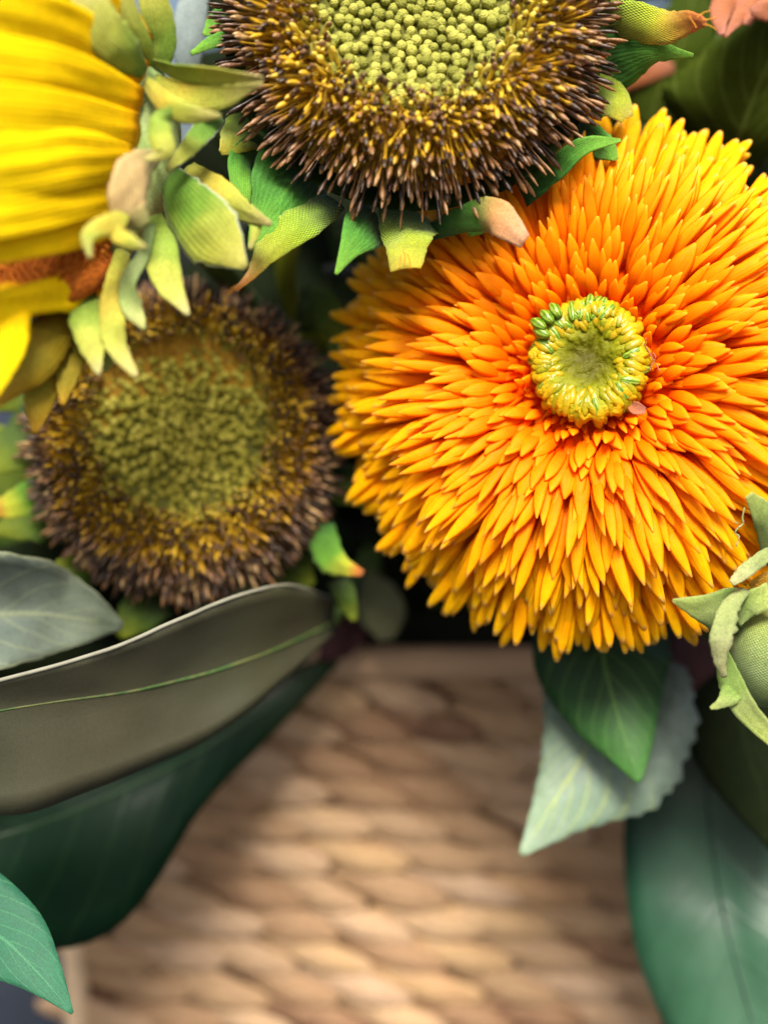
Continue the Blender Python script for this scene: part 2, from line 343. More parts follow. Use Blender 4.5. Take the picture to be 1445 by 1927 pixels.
LEAF_PL = leaf_mat('leaf_plum', [(0, c(58, 26, 28)), (1, c(80, 36, 40))], rough=.7, mottle=.3)
LEAF_B = leaf_mat('leaf_bluegrey', [(0, c(150, 170, 168)), (1, c(176, 194, 192))], vein=c(200, 212, 200), vamt=.3, nv=6, rough=.7, transl=.2, sheen=.08)
PEACH = leaf_mat('petal_peach', gain=.5, stops=[(0, c(214, 120, 40)), (.5, c(222, 138, 96)), (1, c(226, 150, 128))], mcol=c(216, 128, 60), rough=.75, sheen=.08, transl=.18)
SEP = leaf_mat('calyx_green', [(0, c(120, 158, 66)), (.5, c(150, 180, 88)), (1, c(190, 206, 106))], mcol=c(168, 178, 120), rough=.8, sheen=.08, transl=.12, weave=(46, 30, .35))
SEPG = leaf_mat('calyx_grey', [(0, c(160, 178, 100)), (.5, c(172, 186, 116)), (1, c(190, 186, 126))], mcol=c(190, 196, 140), rough=.85, sheen=.08, transl=.1)
BUDB = leaf_mat('bud_green', [(0, c(132, 160, 74)), (.5, c(146, 172, 104)), (1, c(170, 180, 76))], mcol=c(164, 184, 130), rough=.8, sheen=.08, weave=(50, 60, .25))
def strand_mat():
    b = NB('hyacinth_strand'); oi = b.n('ShaderNodeObjectInfo'); co = b.n('ShaderNodeTexCoord').outputs['Object']
    mp = b.n('ShaderNodeMapping'); mp.inputs[3].default_value = (1.6, 9, 9); b.lk(co, mp.inputs[0]); n1 = b.noise(1, 4, mp.outputs[0]); n2 = b.noise(1.5, 2, co)
    rd = b.math('ADD', b.math('MULTIPLY', oi.outputs['Random'], .7), b.math('MULTIPLY', n2, .3))
    col = b.ramp(rd, [(.1, c(96, 64, 48)), (.2, c(148, 116, 86)), (.42, c(166, 136, 102)), (.62, c(180, 152, 124)), (.8, c(182, 150, 108)), (.92, c(164, 120, 90))])
    col = b.mix(.55, col, b.ramp(n1, [(.3, (.55, .5, .45, 1)), (.65, (1.2, 1.2, 1.2, 1))]), 'MULTIPLY')
    b.bump(n1, .7, .002); return b.done(col, .6, .3)
STRAND = strand_mat()
LINER = simple('basket_liner', c(120, 88, 66), .9, 200)
TRIM = simple('basket_trim', c(206, 180, 146), .7, 150, .3)
def table_mat():
    b = NB('slate_table'); n1 = b.noise(14, 5); n2 = b.noise(160, 3)
    col = b.mix(b.sm(n1, .3, .7), c(30, 34, 42), c(38, 44, 54)); b.bump(n2, .2, .002); return b.done(col, .6, .3)
# ------------------------------------------------------------------ table, basket
V, F = [], []
def box(x0, x1, y0, y1, z0, z1):
    v = [(x, y, z) for x in (x0, x1) for y in (y0, y1) for z in (z0, z1)]
    f = [(0, 1, 3, 2), (4, 6, 7, 5), (0, 4, 5, 1), (2, 3, 7, 6), (0, 2, 6, 4), (1, 5, 7, 3)]
    return v, f
v, f = box(-3, 3, -2.5, 4, -.04, 0); o = put('table_top', v, f, table_mat(), smooth=False); o['kind'] = 'structure'
BX0, BX1, BY0, BY1, BZ = -.1045, .165, .428, .60, .158
basket = thing('woven_basket', 'square tan basket woven from plump water hyacinth strands, holding the whole bouquet', 'basket', (.03, .51, 0))
for (a, b_) in (((BX0 + .004, BX1 - .004, BY0 + .003, BY0 + .007), 0), ((BX0 + .004, BX1 - .004, BY1 - .007, BY1 - .003), 0), ((BX0 + .003, BX0 + .007, BY0 + .0075, BY1 - .0075), 0), ((BX1 - .007, BX1 - .003, BY0 + .0075, BY1 - .0075), 0)):
    v, f = box(*a, .003, BZ - .004); put('liner_panel', v, f, LINER, basket, smooth=False)
v, f = box(BX0 + .008, BX1 - .008, BY0 + .008, BY1 - .008, .0, .006); put('base_panel', v, f, LINER, basket, smooth=False)
def strand_data(seed):
    r = random.Random(seed); pts = []; rows = []; ns = 8; V, F, U = [], [], []; m = 11
    for i in range(m):
        t = i / (m - 1); x = (t - .5); wd = (math.sin(math.pi * min(max(t * .94 + .03, 0), 1)) ** .5); tw = (t - .5) * (.5 + r.uniform(-.2, .2))
        for k in range(ns):
            a = 2 * math.pi * k / ns; y = math.cos(a) * .5 * wd; z = math.sin(a) * .42 * wd * (1 + .1 * math.sin(3 * a + seed))
            y2 = y + .10 * math.sin(2 * math.pi * t) * (1 if seed % 2 else .6)
            z2 = z + .2 * math.sin(math.pi * t) - .1 + .55 * (t - .5)
            V.append((x, y2 * math.cos(tw) - z2 * math.sin(tw) * .3, z2)); U.append((t, k / ns))
    for i in range(m - 1):
        for k in range(ns): F.append((i*ns + k, i*ns + (k+1) % ns, (i+1)*ns + (k+1) % ns, (i+1)*ns + k)[::-1])
    F.append(tuple(range(ns))); F.append(tuple((m-1)*ns + k for k in range(ns))[::-1])
    return V, F, U
sdat = [strand_data(i) for i in range(6)]; smesh = [mesh('strand', *d[:2], STRAND, uv=d[2]) for d in sdat]
rows = 13; rh = (BZ - .008) / rows; pitch = .0245; sideparts = []
for r_ in range(rows):
    z = .006 + rh * (r_ + .5)
    n = int((BX1 - BX0 - .006) / pitch)
    for k in range(n + 1):
        x = BX0 + .008 + (k + (.5 if r_ % 2 else 0)) * pitch
        if x > BX1 - .006: continue
        L = pitch * random.uniform(1.5, 1.8); H = rh * random.uniform(.95, 1.22)
        M = Matrix.Translation((x + random.uniform(-.0015, .0015), BY0 - .0005, z + random.uniform(-.0008, .0008))) @ Matrix.Rotation(math.pi / 2, 4, 'X') @ Matrix.Rotation(R(random.uniform(-17, -4)), 4, 'Z') @ Matrix.Diagonal((L, H, .0072, 1))
        inst('strand', random.choice(smesh), M, basket)
    for side in (-1, 1):
        for k in range(8):
            y = BY0 + .014 + (k + (.5 if r_ % 2 else 0)) * .0205
            if y > BY1 - .006: continue
            xx = BX0 + .0005 if side < 0 else BX1 - .0005
            M = Matrix.Translation((xx, y, z)) @ Matrix.Rotation(side * math.pi / 2, 4, 'Z') @ Matrix.Rotation(math.pi / 2, 4, 'X') @ Matrix.Rotation(R(-10), 4, 'Z') @ Matrix.Diagonal((.024, rh * 1.2, .0085, 1))
            d = sdat[(r_ + k) % 6]; sideparts.append((d[0], d[1], d[2], (0, 0, 0), M))
V, F, U, T = joinparts(sideparts); put('side_weave', V, F, STRAND, basket, kind='stuff', uv=U)
tube('corner_trim', [(BX0 + .0005, BY0 - .0005, .001), (BX0 + .001, BY0 - .0005, .08), (BX0 + .0015, BY0 - .0005, BZ - .004)], .0042, TRIM, basket, 10)
tube('corner_trim', [(BX1 - .0005, BY0 - .0005, .001), (BX1 - .0005, BY0 - .0005, .08), (BX1 - .0005, BY0 - .0005, BZ - .004)], .0042, TRIM, basket, 10)
rimp = [(BX0, BY0, BZ), (.03, BY0 - .001, BZ), (BX1, BY0, BZ), (BX1 + .001, .51, BZ), (BX1, BY1, BZ), (.03, BY1, BZ), (BX0, BY1, BZ), (BX0 - .001, .51, BZ), (BX0, BY0 + .0001, BZ)]
tube('rim', rimp, .0058, STRAND, basket, 10, 8)
FC = Vector((.032, .515, 0))
def fb(r, z, a, t):
    k = 1 + .08 * noise.noise(Vector((math.cos(a) * 2, math.sin(a) * 2, z * 30))); return r * k, z * (1 + .04 * noise.noise(Vector((a, r * 40, 3))))
V, F, U = lathe_data([(0, .225), (.03, .222), (.055, .21), (.07, .19), (.075, .165), (.074, .12), (.072, .02), (0, .0075)], 28, fb)
V = [(x * 1.45 + FC.x, y * .9 + FC.y, z) for x, y, z in V]
tag(put('floral_foam', V, F, FOAM), 'dark mound of foam filling the basket behind the flowers', 'floral foam')
def to_foam(p, r, mat, parent, sag=.0, name='stem'):
    p = Vector(p); end = Vector((FC.x + max(-.06, min(.06, (p.x - FC.x) * .55)), FC.y - .02, .185 + max(-.01, min(.02, (p.z - .2) * .2))))
    mid = p.lerp(end, .5) + Vector((0, 0, .012 - sag)); return tube(name, [p, mid, end], [r, r, r], mat, parent, 8, 6)

# ------------------------------------------------------------------ orange flower
ORG = P(1103, 690, .325)
oflow = thing('gerbera', 'big orange and yellow flower with spiky layered petals and a green button centre', 'flower', ORG)
ON = cdir(-.24, .09, 1); OM = frame(ORG, ON)
def opetal_data(seed, droop, W, ring):
    r = random.Random(seed); nt_, ns = 9, 8; V, F, U = [], [], []
    curl = r.uniform(-.1, .14); side = r.uniform(-.10, .10); crease = r.uniform(.25, .6); pk = r.uniform(.42, .56)
    prof = crom([(0, .5), (.25, .78), (pk, 1), (.74, .92), (.87, .62 + .14 * (ring > .7)), (.95, .32 + .2 * (ring > .7)), (1, .15 + .12 * (ring > .7))], 6)
    for i in range(nt_):
        t = [0, .16, .32, .47, .6, .73, .85, .94, 1][i]
        wd = W * np.interp(t, prof[:, 0], prof[:, 1]) * .5; th = .46 * wd + W * .03
        if i == nt_ - 1: th *= .9
        cz = -droop * t ** 1.7 + .10 * math.sin(math.pi * t * .9) + curl * max(0, t - .7) ** 1.5 * 2; cy = side * t * t
        for k in range(ns):
            a = 2 * math.pi * k / ns; y = math.cos(a) * wd; z = math.sin(a) * th
            if z > 0: z *= 1 - crease * math.exp(-(y / (wd * .45 + 1e-6)) ** 2) * (1 if t < .9 else 0)
            else: z *= .45
            V.append((t, y + cy, z + cz)); U.append((t, .5 + .5 * math.cos(a)))
    for i in range(nt_ - 1):
        for k in range(ns): F.append((i*ns + k, i*ns + (k+1) % ns, (i+1)*ns + (k+1) % ns, (i+1)*ns + k)[::-1])
    F.append(tuple(range(ns))); F.append(tuple((nt_-1)*ns + k for k in range(ns))[::-1])
    return V, F, U
NR = 10; opool = {}
for g in range(NR):
    for q in range(4):
        fr = g / (NR - 1); d = opetal_data(g * 7 + q, .02 + .22 * fr * random.uniform(.6, 1.3), random.uniform(.135, .185) if fr > .25 else random.uniform(.22, .34), fr)
        tint = (fr, random.random(), 0); opool[g, q] = (*d, tint, mesh('petal', d[0], d[1], OPET, uv=d[2], tint=tint))
N = 1600; cand = []
for i in range(N):
    f = (i + .5) / N; rho = math.sqrt(.10 + .90 * f); fr = (rho - .316) / .684
    a = i * 2.399963 + random.uniform(-.08, .08)
    rb = .0105 + .0405 * fr; zb = -.008 + .0075 * math.sin(min(fr / .42, 1) * math.pi / 2) - .026 * max(0, fr - .38) ** 1.4
    tilt = 18 + 74 * min(1, fr / .75) ** .8 + 8 * fr + random.uniform(-9, 9)
    if fr < .16: tilt += random.uniform(-30, 22)
    L = .0055 + .0172 * min(1, fr / .5) ** 1.1 * random.uniform(.72, 1.14) * (1 - .14 * max(0, fr - .7) / .3)
    if fr < .16: L *= random.uniform(.8, 1.25)
    yaw = random.uniform(-.10, .10) * (1 if fr > .2 else 4)
    M = OM @ Matrix.Rotation(a, 4, 'Z') @ Matrix.Translation((rb, 0, zb)) @ Matrix.Rotation(yaw, 4, 'Z') @ Matrix.Rotation(-R(90 - tilt), 4, 'Y') @ Matrix.Rotation(random.uniform(-.35, .35), 4, 'X') @ Matrix.Scale(L * .97, 4)
    tip = M @ Vector((.8, 0, 0)); rel = tip - CAM; px = CX + FPX * rel.dot(RT) / rel.dot(FW); py = CY - FPX * rel.dot(UP) / rel.dot(FW)
    g = min(NR - 1, int(fr * NR)); vis = L if (px < 1440 and 200 < py < 1260 and fr < .93) else L * .2
    cand.append((vis, g, random.randrange(4), M))
cand.sort(key=lambda x: -x[0]); rest = []
for i, (vis, g, q, M) in enumerate(cand):
    if i < 300: inst('petal', opool[g, q][4], M, oflow)
    else: rest.append((*opool[g, q][:3], opool[g, q][3], M))
V, F, U, T = joinparts(rest); put('small_petals', V, F, OPET, oflow, kind='stuff', uv=U, tint=T)
V, F, U = lathe_data([(0, -.006), (.012, -.008), (.022, -.0015), (.03, -.003), (.040, -.013), (.046, -.024), (.03, -.032), (.008, -.037), (0, -.038)], 32); put('receptacle', xf(V, OM), F, CORE_O, oflow)
for k in range(22):                     # broad outermost ray petals seen below the fringe
    a = 2 * math.pi * k / 22 + random.uniform(-.08, .08); d = opetal_data(900 + k, .12, .3, 1)
    M = OM @ Matrix.Rotation(a, 4, 'Z') @ Matrix.Translation((.040, 0, -.024)) @ Matrix.Rotation(R(8), 4, 'Y') @ Matrix.Diagonal((.0275, .036, .02, 1))
    put('ray_petal', xf(d[0], M), d[1], OPET, oflow, uv=d[2], tint=np.tile((.75, .5, 0), (len(d[0]), 1)))
BM = OM @ Matrix.Translation((.0008, .001, .0018)) @ Matrix.Diagonal((1.05, 1.14, 1.0, 1))
V, F, U = lathe_data([tuple(q) for q in crom([(0, .0006), (.003, .0008), (.006, .0022), (.009, .0033), (.0115, .0030), (.0128, .001), (.0118, -.004), (.009, -.010)], 4)], 96, lambda r, z, a, t: (r * (1 + .06 * noise.noise(Vector((math.cos(a) * 3, math.sin(a) * 3, 1))) + (.05 * math.sin(a * 23 + 2 * math.sin(a * 3)) if r > .009 else 0)), z + .0011 * noise.noise(Vector((r * math.cos(a) * 330, r * math.sin(a) * 330, 2))) + .0007 * noise.noise(Vector((r * math.cos(a) * 800, r * math.sin(a) * 800, 5)))))
bo = put('center_button', xf(V, BM), F, BUTTON, oflow)
bo.data.transform(Matrix.Translation(WL[bo] - BM.translation)); bo.location = BM.translation - WL[oflow]; WL[bo] = BM.translation.copy()
def knob_data(seed):
    r = random.Random(seed); V, F, U = [], [], []; m, ns = 6, 7
    for i in range(m):
        t = i / (m - 1); x = (t - .5); wd = .5 * math.sin(math.pi * (.08 + .84 * t)) ** .6
        for k in range(ns):
            a = 2 * math.pi * k / ns; q = 1 + .12 * r.uniform(-1, 1); V.append((x, wd * math.cos(a) * q * .62, wd * math.sin(a) * q * .62)); U.append((t, k / ns))
    for i in range(m - 1):
        for k in range(ns): F.append((i*ns + k, i*ns + (k+1) % ns, (i+1)*ns + (k+1) % ns, (i+1)*ns + k)[::-1])
    F.append(tuple(range(ns))); F.append(tuple((m-1)*ns + k for k in range(ns))[::-1]); return V, F, U
kpool = []
for q in range(12):
    d = knob_data(q); kpool.append(mesh('knob', d[0], d[1], KNOB, uv=d[2], tint=(q / 11, random.random(), 0)))
for i in range(150):
    f = (i + .5) / 150; out = math.sqrt(.30 + .70 * f); ro = .0124 * out; a = i * 2.399963 + random.uniform(-.1, .1)
    gx = math.sin(a) - .5 * math.cos(a)
    green = (.9 if random.random() < (.32 if gx > .4 else .14) else 0) * (out > .72) + random.uniform(0, .42)
    mi = int(max(0, min(1, green)) * 11); s = .0021 + .0013 * max(0, out - .5) * 2 * random.uniform(.6, 1.3)
    zz = .0004 + .0026 * min(1, out / .72) - (.0032 * ((out - .82) / .18) ** 1.5 if out > .82 else 0)
    M = BM @ Matrix.Rotation(a, 4, 'Z') @ Matrix.Translation((ro * 1.02, 0, zz)) @ Matrix.Rotation(R(-14 + 75 * max(0, out - .7) / .3), 4, 'Y') @ Matrix.Rotation(random.uniform(-.5, .5), 4, 'Z') @ Matrix.Diagonal((s * 1.45, s * 1.15, s * 1.0, 1))
    inst('knob', kpool[mi], M, oflow)
for (ax, ay) in ((1012, 610), (1018, 626), (1028, 596), (1044, 584), (1110, 570), (1134, 576), (1182, 738), (1158, 750)):
    q = P(ax, ay, .3222); s = .0046; d = (q - BM.translation); an = math.atan2(d.dot(UP), d.dot(RT))
    M = frame(q, ON) @ Matrix.Rotation(an, 4, 'Z') @ Matrix.Rotation(.4, 4, 'Y') @ Matrix.Diagonal((s * 1.0, s, s, 1)); inst('knob', kpool[10 + (ax % 2)], M, oflow)
to_foam(OM @ Vector((0, 0, -.034)), .0032, STEM, oflow)
sc, *_ = blade('petal_scrap', None, PEACH, [(1180, 757, .3195), (1195, 768, .319), (1214, 772, .319)], [3, 13, 5], [3, 12, 6], cup=.3, thick=.0003)
tag(sc, 'tiny peach petal scrap lying beside the green button centre', 'petal scrap')
th = thing('loose_thread', 'fuzzy pink loose thread caught in the orange petals by the green centre', 'thread', P(1225, 680, .319))
for pts in ([(1215, 635), (1213, 650), (1222, 665), (1230, 680)], [(1230, 680), (1224, 690), (1222, 698)], [(1230, 680), (1236, 690), (1241, 699)], [(1230, 680), (1233, 672), (1228, 664)]):
    tube('fibre', [P(x, y, .3185) for x, y in pts], .00018, PEACH, th, 5, 4)

# ------------------------------------------------------------------ sunflower heads without rays
def floret_data(seed):
    r = random.Random(seed); V, F, U = [], [], []; ns = 6; prof = [(0, .75), (.3, .62), (.55, .55), (.68, .85), (.82, 1), (.93, .6), (1, .12)]
    bx, by = r.uniform(-.08, .08), r.uniform(-.08, .08); sq = r.uniform(.55, .9)
    for z, q in prof:
        for k in range(ns):
            a = 2 * math.pi * k / ns; V.append((math.cos(a) * q * .5 + bx * z * z * 4, math.sin(a) * q * .5 * sq + by * z * z * 4, z)); U.append((z, k / ns))
    for i in range(len(prof) - 1):
        for k in range(ns): F.append((i*ns + k, i*ns + (k+1) % ns, (i+1)*ns + (k+1) % ns, (i+1)*ns + k))
    F.append(tuple((len(prof)-1)*ns + k for k in range(ns))); return V, F, U
def bud_data(seed):
    r = random.Random(seed); V, F, U = [], [], []; ns = 8; prof = [(.36, -.7), (.46, -.2), (.5, .12), (.43, .36), (.26, .5), (.05, .55)]
    for i, (q, z) in enumerate(prof):
        for k in range(ns):
            a = 2 * math.pi * k / ns; u = 1 + .06 * r.uniform(-1, 1); V.append((math.cos(a) * q * u, math.sin(a) * q * u, z)); U.append((i / 5, k / ns))
    for i in range(len(prof) - 1):
        for k in range(ns): F.append((i*ns + k, i*ns + (k+1) % ns, (i+1)*ns + (k+1) % ns, (i+1)*ns + k))
    F.append(tuple((len(prof)-1)*ns + k for k in range(ns))); return V, F, U
def head(root, M, Rd, nbud, nflo, budmat, inner, dark, inset=(0, 0)):
    # dome: green hollow centre, swollen ring, falling rim
    def zf(q): return Rd * (-.05 * (1 - min(q / inner, 1) ** 2) + .10 * math.exp(-((q - (inner + .16)) / .17) ** 2) - .42 * max(0, q - .74) ** 1.25 * 2)
    prof = [(Rd * q * .93, zf(q) - .001) for q in np.linspace(0, .98, 16)] + [(Rd * .86, -Rd * .32), (Rd * .5, -Rd * .42), (0, -Rd * .44)]
    V, F, U = lathe_data(prof, 40); put('receptacle', xf(V, M), F, CORE_Y, root)
    V, F, U = lathe_data([(Rd * a, Rd * z) for a, z in ((1.0, -.22), (.985, -.25), (.88, -.36), (.55, -.46), (.1, -.49), (0, -.49))] , 40); put('calyx', xf(V, M), F, CALYX, root)
    V, F, U = lathe_data([(Rd * q * .93, zf(q) - .0006) for q in np.linspace(0, inner + .03, 8)] + [(Rd * (inner + .03) * .93, zf(inner) - .003)], 36); put('center_pad', [M @ (Vector(v) + Vector((inset[0] * Rd, inset[1] * Rd, 0))) for v in V], F, CORE_G, root, uv=U, tint=np.tile((0, .3, 0), (len(V), 1)))
    pool = []
    for q in range(8):
        d = bud_data(q); t = (0, q / 7, 0); pool.append((*d, t, mesh('bud', d[0], d[1], budmat, uv=d[2], tint=t)))
    ex = []
    for i in range(nbud):
        f = math.sqrt((i + .5) / nbud) + random.uniform(-.02, .02); a = i * 2.399963 + random.uniform(-.09, .09); q = f * (inner + .05); rr = Rd * q
        s = Rd * (inner + .05) * 2.02 / math.sqrt(nbud) * random.uniform(.8, 1.2)
        p = Vector((rr * math.cos(a) + inset[0] * Rd, rr * math.sin(a) + inset[1] * Rd, zf(q) + s * random.uniform(-.05, .45)))
        Mm = M @ Matrix.Translation(p) @ Matrix.Rotation(random.uniform(-.25, .25), 4, 'X') @ Matrix.Rotation(random.uniform(-.25, .25), 4, 'Y') @ Matrix.Diagonal((s, s, s * 1.1, 1))
        k = random.choice(pool)
        if i < 300: inst('bud', k[4], Mm, root)
        else: ex.append((*k[:4], Mm))
    if ex: V, F, U, T = joinparts(ex); put('small_buds', V, F, budmat, root, kind='stuff', uv=U, tint=T)
    G = 8; fp = {}
    for g in range(G):
        for q in range(5):
            d = floret_data(g * 5 + q); t = (min(1, g / (G - 1) + dark), random.random(), 1 if (q == 0 and g < 5) or (q == 2 and g < 2) else 0); fp[g, q] = (*d, t, mesh('floret', d[0], d[1], FLOR, uv=d[2], tint=t))
    cands = []
    for i in range(nflo):
        u = (i + .5) / nflo; q = math.sqrt(inner ** 2 + (.95 ** 2 - inner ** 2) * u); fr = (q - inner) / (.95 - inner)
        a = i * 2.399963 + random.uniform(-.05, .05) + .06 * noise.noise(Vector((q * 9, i * .0, 1)))
        clump = noise.noise(Vector((math.cos(a) * q * 7, math.sin(a) * q * 7, Rd * 100)))
        tilt = 2 + 52 * fr + 48 * fr * fr + random.uniform(-13, 13) + clump * 26
        L = Rd * (.13 + .06 * fr + .03 * clump) * random.uniform(.66, 1.3); wd = Rd * random.uniform(.022, .040) * (1 if nflo < 2800 else .8) * (1.1 - .1 * fr)
        ix = inset[0] * (1 - fr); iy = inset[1] * (1 - fr)
        Mm = M @ Matrix.Translation((ix * Rd, iy * Rd, 0)) @ Matrix.Rotation(a, 4, 'Z') @ Matrix.Translation((Rd * q * .93, 0, zf(q) - L * .12)) @ Matrix.Rotation(random.uniform(-.42, .42) + clump * .7, 4, 'X') @ Matrix.Rotation(R(tilt), 4, 'Y') @ Matrix.Diagonal((wd, wd, L, 1))
        rel = Mm.translation - CAM; py = CY - FPX * rel.dot(UP) / rel.dot(FW)
        cands.append(((L if py > -20 else 0) * random.uniform(.9, 1.1), min(G - 1, int(fr * G)), random.randrange(5), Mm))
    cands.sort(key=lambda x: -x[0]); ex = []
    for i, (_, g, q, Mm) in enumerate(cands):
        if i < 300: inst('floret', fp[g, q][4], Mm, root)
        else: ex.append((*fp[g, q][:4], Mm))
    V, F, U, T = joinparts(ex); put('floret_mass', V, F, FLOR, root, kind='stuff', uv=U, tint=T)
UC = P(782, 14, .312); UM = frame(UC, cdir(.0, .14, 1)); URd = 370 * .312 / FPX
usun = thing('bare_sunflower', 'petalless sunflower with pale green centre and bristly yellow brown fringe, above the orange flower', 'sunflower', UC)
head(usun, UM, URd, 430, 2100, BUD, .53, 0)
to_foam(UM @ Vector((0, 0, -URd * .43)), .004, STEM, usun)
LC = P(346, 832, .362); LM = frame(LC, cdir(.06, .05, 1), 1.0); LRd = 294 * .362 / FPX
lsun = thing('bare_sunflower', 'dark petalless sunflower with olive centre and brown fringe, above the brown backed leaf', 'sunflower', LC)
head(lsun, LM, LRd, 560, 3000, BUDD, .60, .14, (.09, .08))
to_foam(LM @ Vector((0, 0, -LRd * .43)), .004, STEM, lsun)

def bl(root, name, mat, sp, wl, wr=None, **k):
    k.setdefault('seed', random.randrange(99)); k.setdefault('per', 7); k.setdefault('ns', 8); k.setdefault('crinkle', .10); k.setdefault('thick', .0003); k.setdefault('jag', .16)
    if name in ('sepal', 'bract'): k['fold'] = -.10 if k.get('cup', 0) <= 0 else .08; k['cup'] = k.get('cup', 0) * .35; k.setdefault('roll', [random.uniform(-26, 26) for _ in sp])
    if root.name == 'sunflower' and name == 'sepal': wl = [x * 1.12 for x in wl]; wr = [x * 1.12 for x in wr] if wr else None
    return blade(name, root, mat, sp, wl, wr or wl, **k)
B = lambda *a, **k: bl(usun, 'bract', *a, **k)
B(G1, [(575, 300, .330), (540, 355, .318), (500, 410, .312), (469, 470, .310)], [70, 75, 42, 3], [90, 70, 32, 3], cup=-.15, wave=(.12, 3, 0), jag=.05)
B(GWE, [(625, 372, .326), (575, 415, .313), (515, 465, .309), (475, 515, .307), (442, 546, .306)], [30, 34, 22, 9, 4], [35, 50, 40, 12, 5], roll=-25, cup=-.5, jag=.15)
B(G1, [(700, 395, .328), (680, 425, .315), (655, 465, .309), (632, 516, .306)], [55, 52, 26, 3], [40, 36, 16, 3], cup=-.2, roll=8, jag=.05)
B(GW, [(775, 390, .328), (766, 435, .315), (763, 470, .311), (760, 505, .309)], [62, 52, 38, 32], [62, 50, 36, 30], cup=-.35, jag=.08)
B(G1P, [(800, 440, .326), (870, 415, .315), (930, 405, .309), (988, 452, .305)], [16, 26, 32, 12], [14, 26, 38, 18], cup=-.3, jag=.12)
B(G1, [(985, 370, .326), (1050, 320, .318), (1100, 280, .313), (1168, 264, .310)], [28, 26, 22, 3], [22, 18, 12, 3], cup=.3, roll=20)
B(GWO, [(1105, 15, .332), (1180, 40, .318), (1250, 48, .312), (1300, 40, .308), (1328, 44, .306)], [36, 40, 26, 18, 7], [40, 38, 34, 22, 6], cup=-.3, wave=(.15, 3, 0), jag=.16)
B(G1, [(1110, 130, .334), (1170, 105, .325), (1230, 98, .318), (1304, 104, .315)], [60, 44, 22, 3], [55, 56, 22, 3], cup=-.2, wave=(.1, 2, 0))
B(GW, [(1100, 180, .336), (1150, 190, .328), (1180, 222, .325)], [45, 36, 14], [40, 34, 14], cup=-.3)
B(GW, [(480, 235, .334), (448, 260, .326), (416, 288, .322)], [35, 32, 5], [45, 36, 6], cup=-.2)
B(G1, [(452, 140, .332), (438, 82, .320), (405, 76, .313), (360, 101, .309)], [20, 17, 14, 4], [18, 14, 12, 4], cup=-.4)
B(G1, [(450, 45, .338), (415, 40, .333), (384, 66, .330)], [30, 24, 4], [28, 24, 4])
B(G1, [(890, 370, .330), (905, 410, .322), (880, 440, .320)], [50, 30, 8], [50, 30, 8])
B(G1, [(1080, 250, .336), (1130, 275, .328), (1160, 300, .325)], [40, 28, 4], [40, 28, 4])
B(G1, [(505, 270, .335), (455, 300, .325), (452, 380, .318)], [30, 28, 20], [30, 26, 10], jag=.05)
for i in range(9):                      # the rest of the ring, above the picture
    a = R(20 + i * 17.5); q = [(782 + 330 * math.cos(a) * k, 22 - 330 * math.sin(a) * k, d) for k, d in ((1, .33), (1.2, .325), (1.42, .318))]
    if q[1][1] < -60: B(random.choice([G1, GW]), q, [50, 40, 4])

FRAY = simple('fray_orange', c(206, 140, 40), .8, 400)
for (x, y, d, ax, ay) in [(460, 536, .3045, -1, .2), (452, 541, .3045, -1, .5), (447, 544, .3045, -.9, .1), (1318, 36, .304, 1, -.1), (1322, 44, .304, 1, .5), (1310, 32, .304, .9, -.5), (1295, 28, .305, .5, .9), (755, 480, .307, -.2, 1), (768, 478, .307, .15, 1), (760, 470, .307, .05, 1.2)]:
    q = [(x + ax * k * 9 + random.uniform(-2, 2), y + ay * k * 9 + random.uniform(-2, 2)) for k in range(4)]
    tube('frayed_thread', [P(a, b_, d) for a, b_ in q], .00013, FRAY, usun, 4, 3)
B = lambda *a, **k: bl(lsun, 'bract', *a, **k)
LB = leaf_mat('bract_bright', [(0, c(50, 104, 30)), (.4, c(104, 160, 40)), (.72, c(200, 205, 50)), (.9, c(206, 120, 40)), (1, c(150, 90, 40))], rough=.8, sheen=.08)
LG = leaf_mat('bract_moss', [(0, c(40, 60, 14)), (.5, c(76, 104, 22)), (1, c(136, 150, 26))], rough=.8)
B(LB, [(610, 985, .368), (625, 1035, .362), (650, 1065, .358), (684, 1078, .356)], [20, 18, 14, 5], [30, 46, 22, 6], cup=-.3)
B(LG, [(635, 1090, .376), (652, 1130, .374), (668, 1168, .374)], [22, 20, 5])
B(LG, [(85, 790, .37), (35, 840, .366), (-30, 890, .362)], [50, 46, 10])
B(LB, [(95, 915, .372), (40, 945, .366), (-25, 960, .363)], [34, 30, 10])
B(LG, [(120, 990, .372), (60, 985, .366), (-10, 1000, .363)], [44, 36, 10])
B(LG, [(190, 1060, .372), (145, 1068, .366), (105, 1060, .363)], [36, 34, 6])
B(LG, [(300, 1120, .372), (255, 1160, .368), (225, 1200, .366)], [44, 38, 8])
B(LG, [(430, 1120, .372), (400, 1165, .368), (360, 1200, .366)], [44, 38, 8])
B(LG, [(520, 1040, .384), (555, 1070, .380), (590, 1100, .378)], [50, 40, 6])
B(LG, [(560, 580, .374), (610, 590, .372), (660, 640, .370)], [40, 40, 6])
B(LG, [(100, 690, .374), (40, 735, .372), (-20, 770, .370)], [46, 40, 8])
B(LG, [(620, 900, .376), (660, 920, .372), (690, 950, .370)], [44, 36, 8])

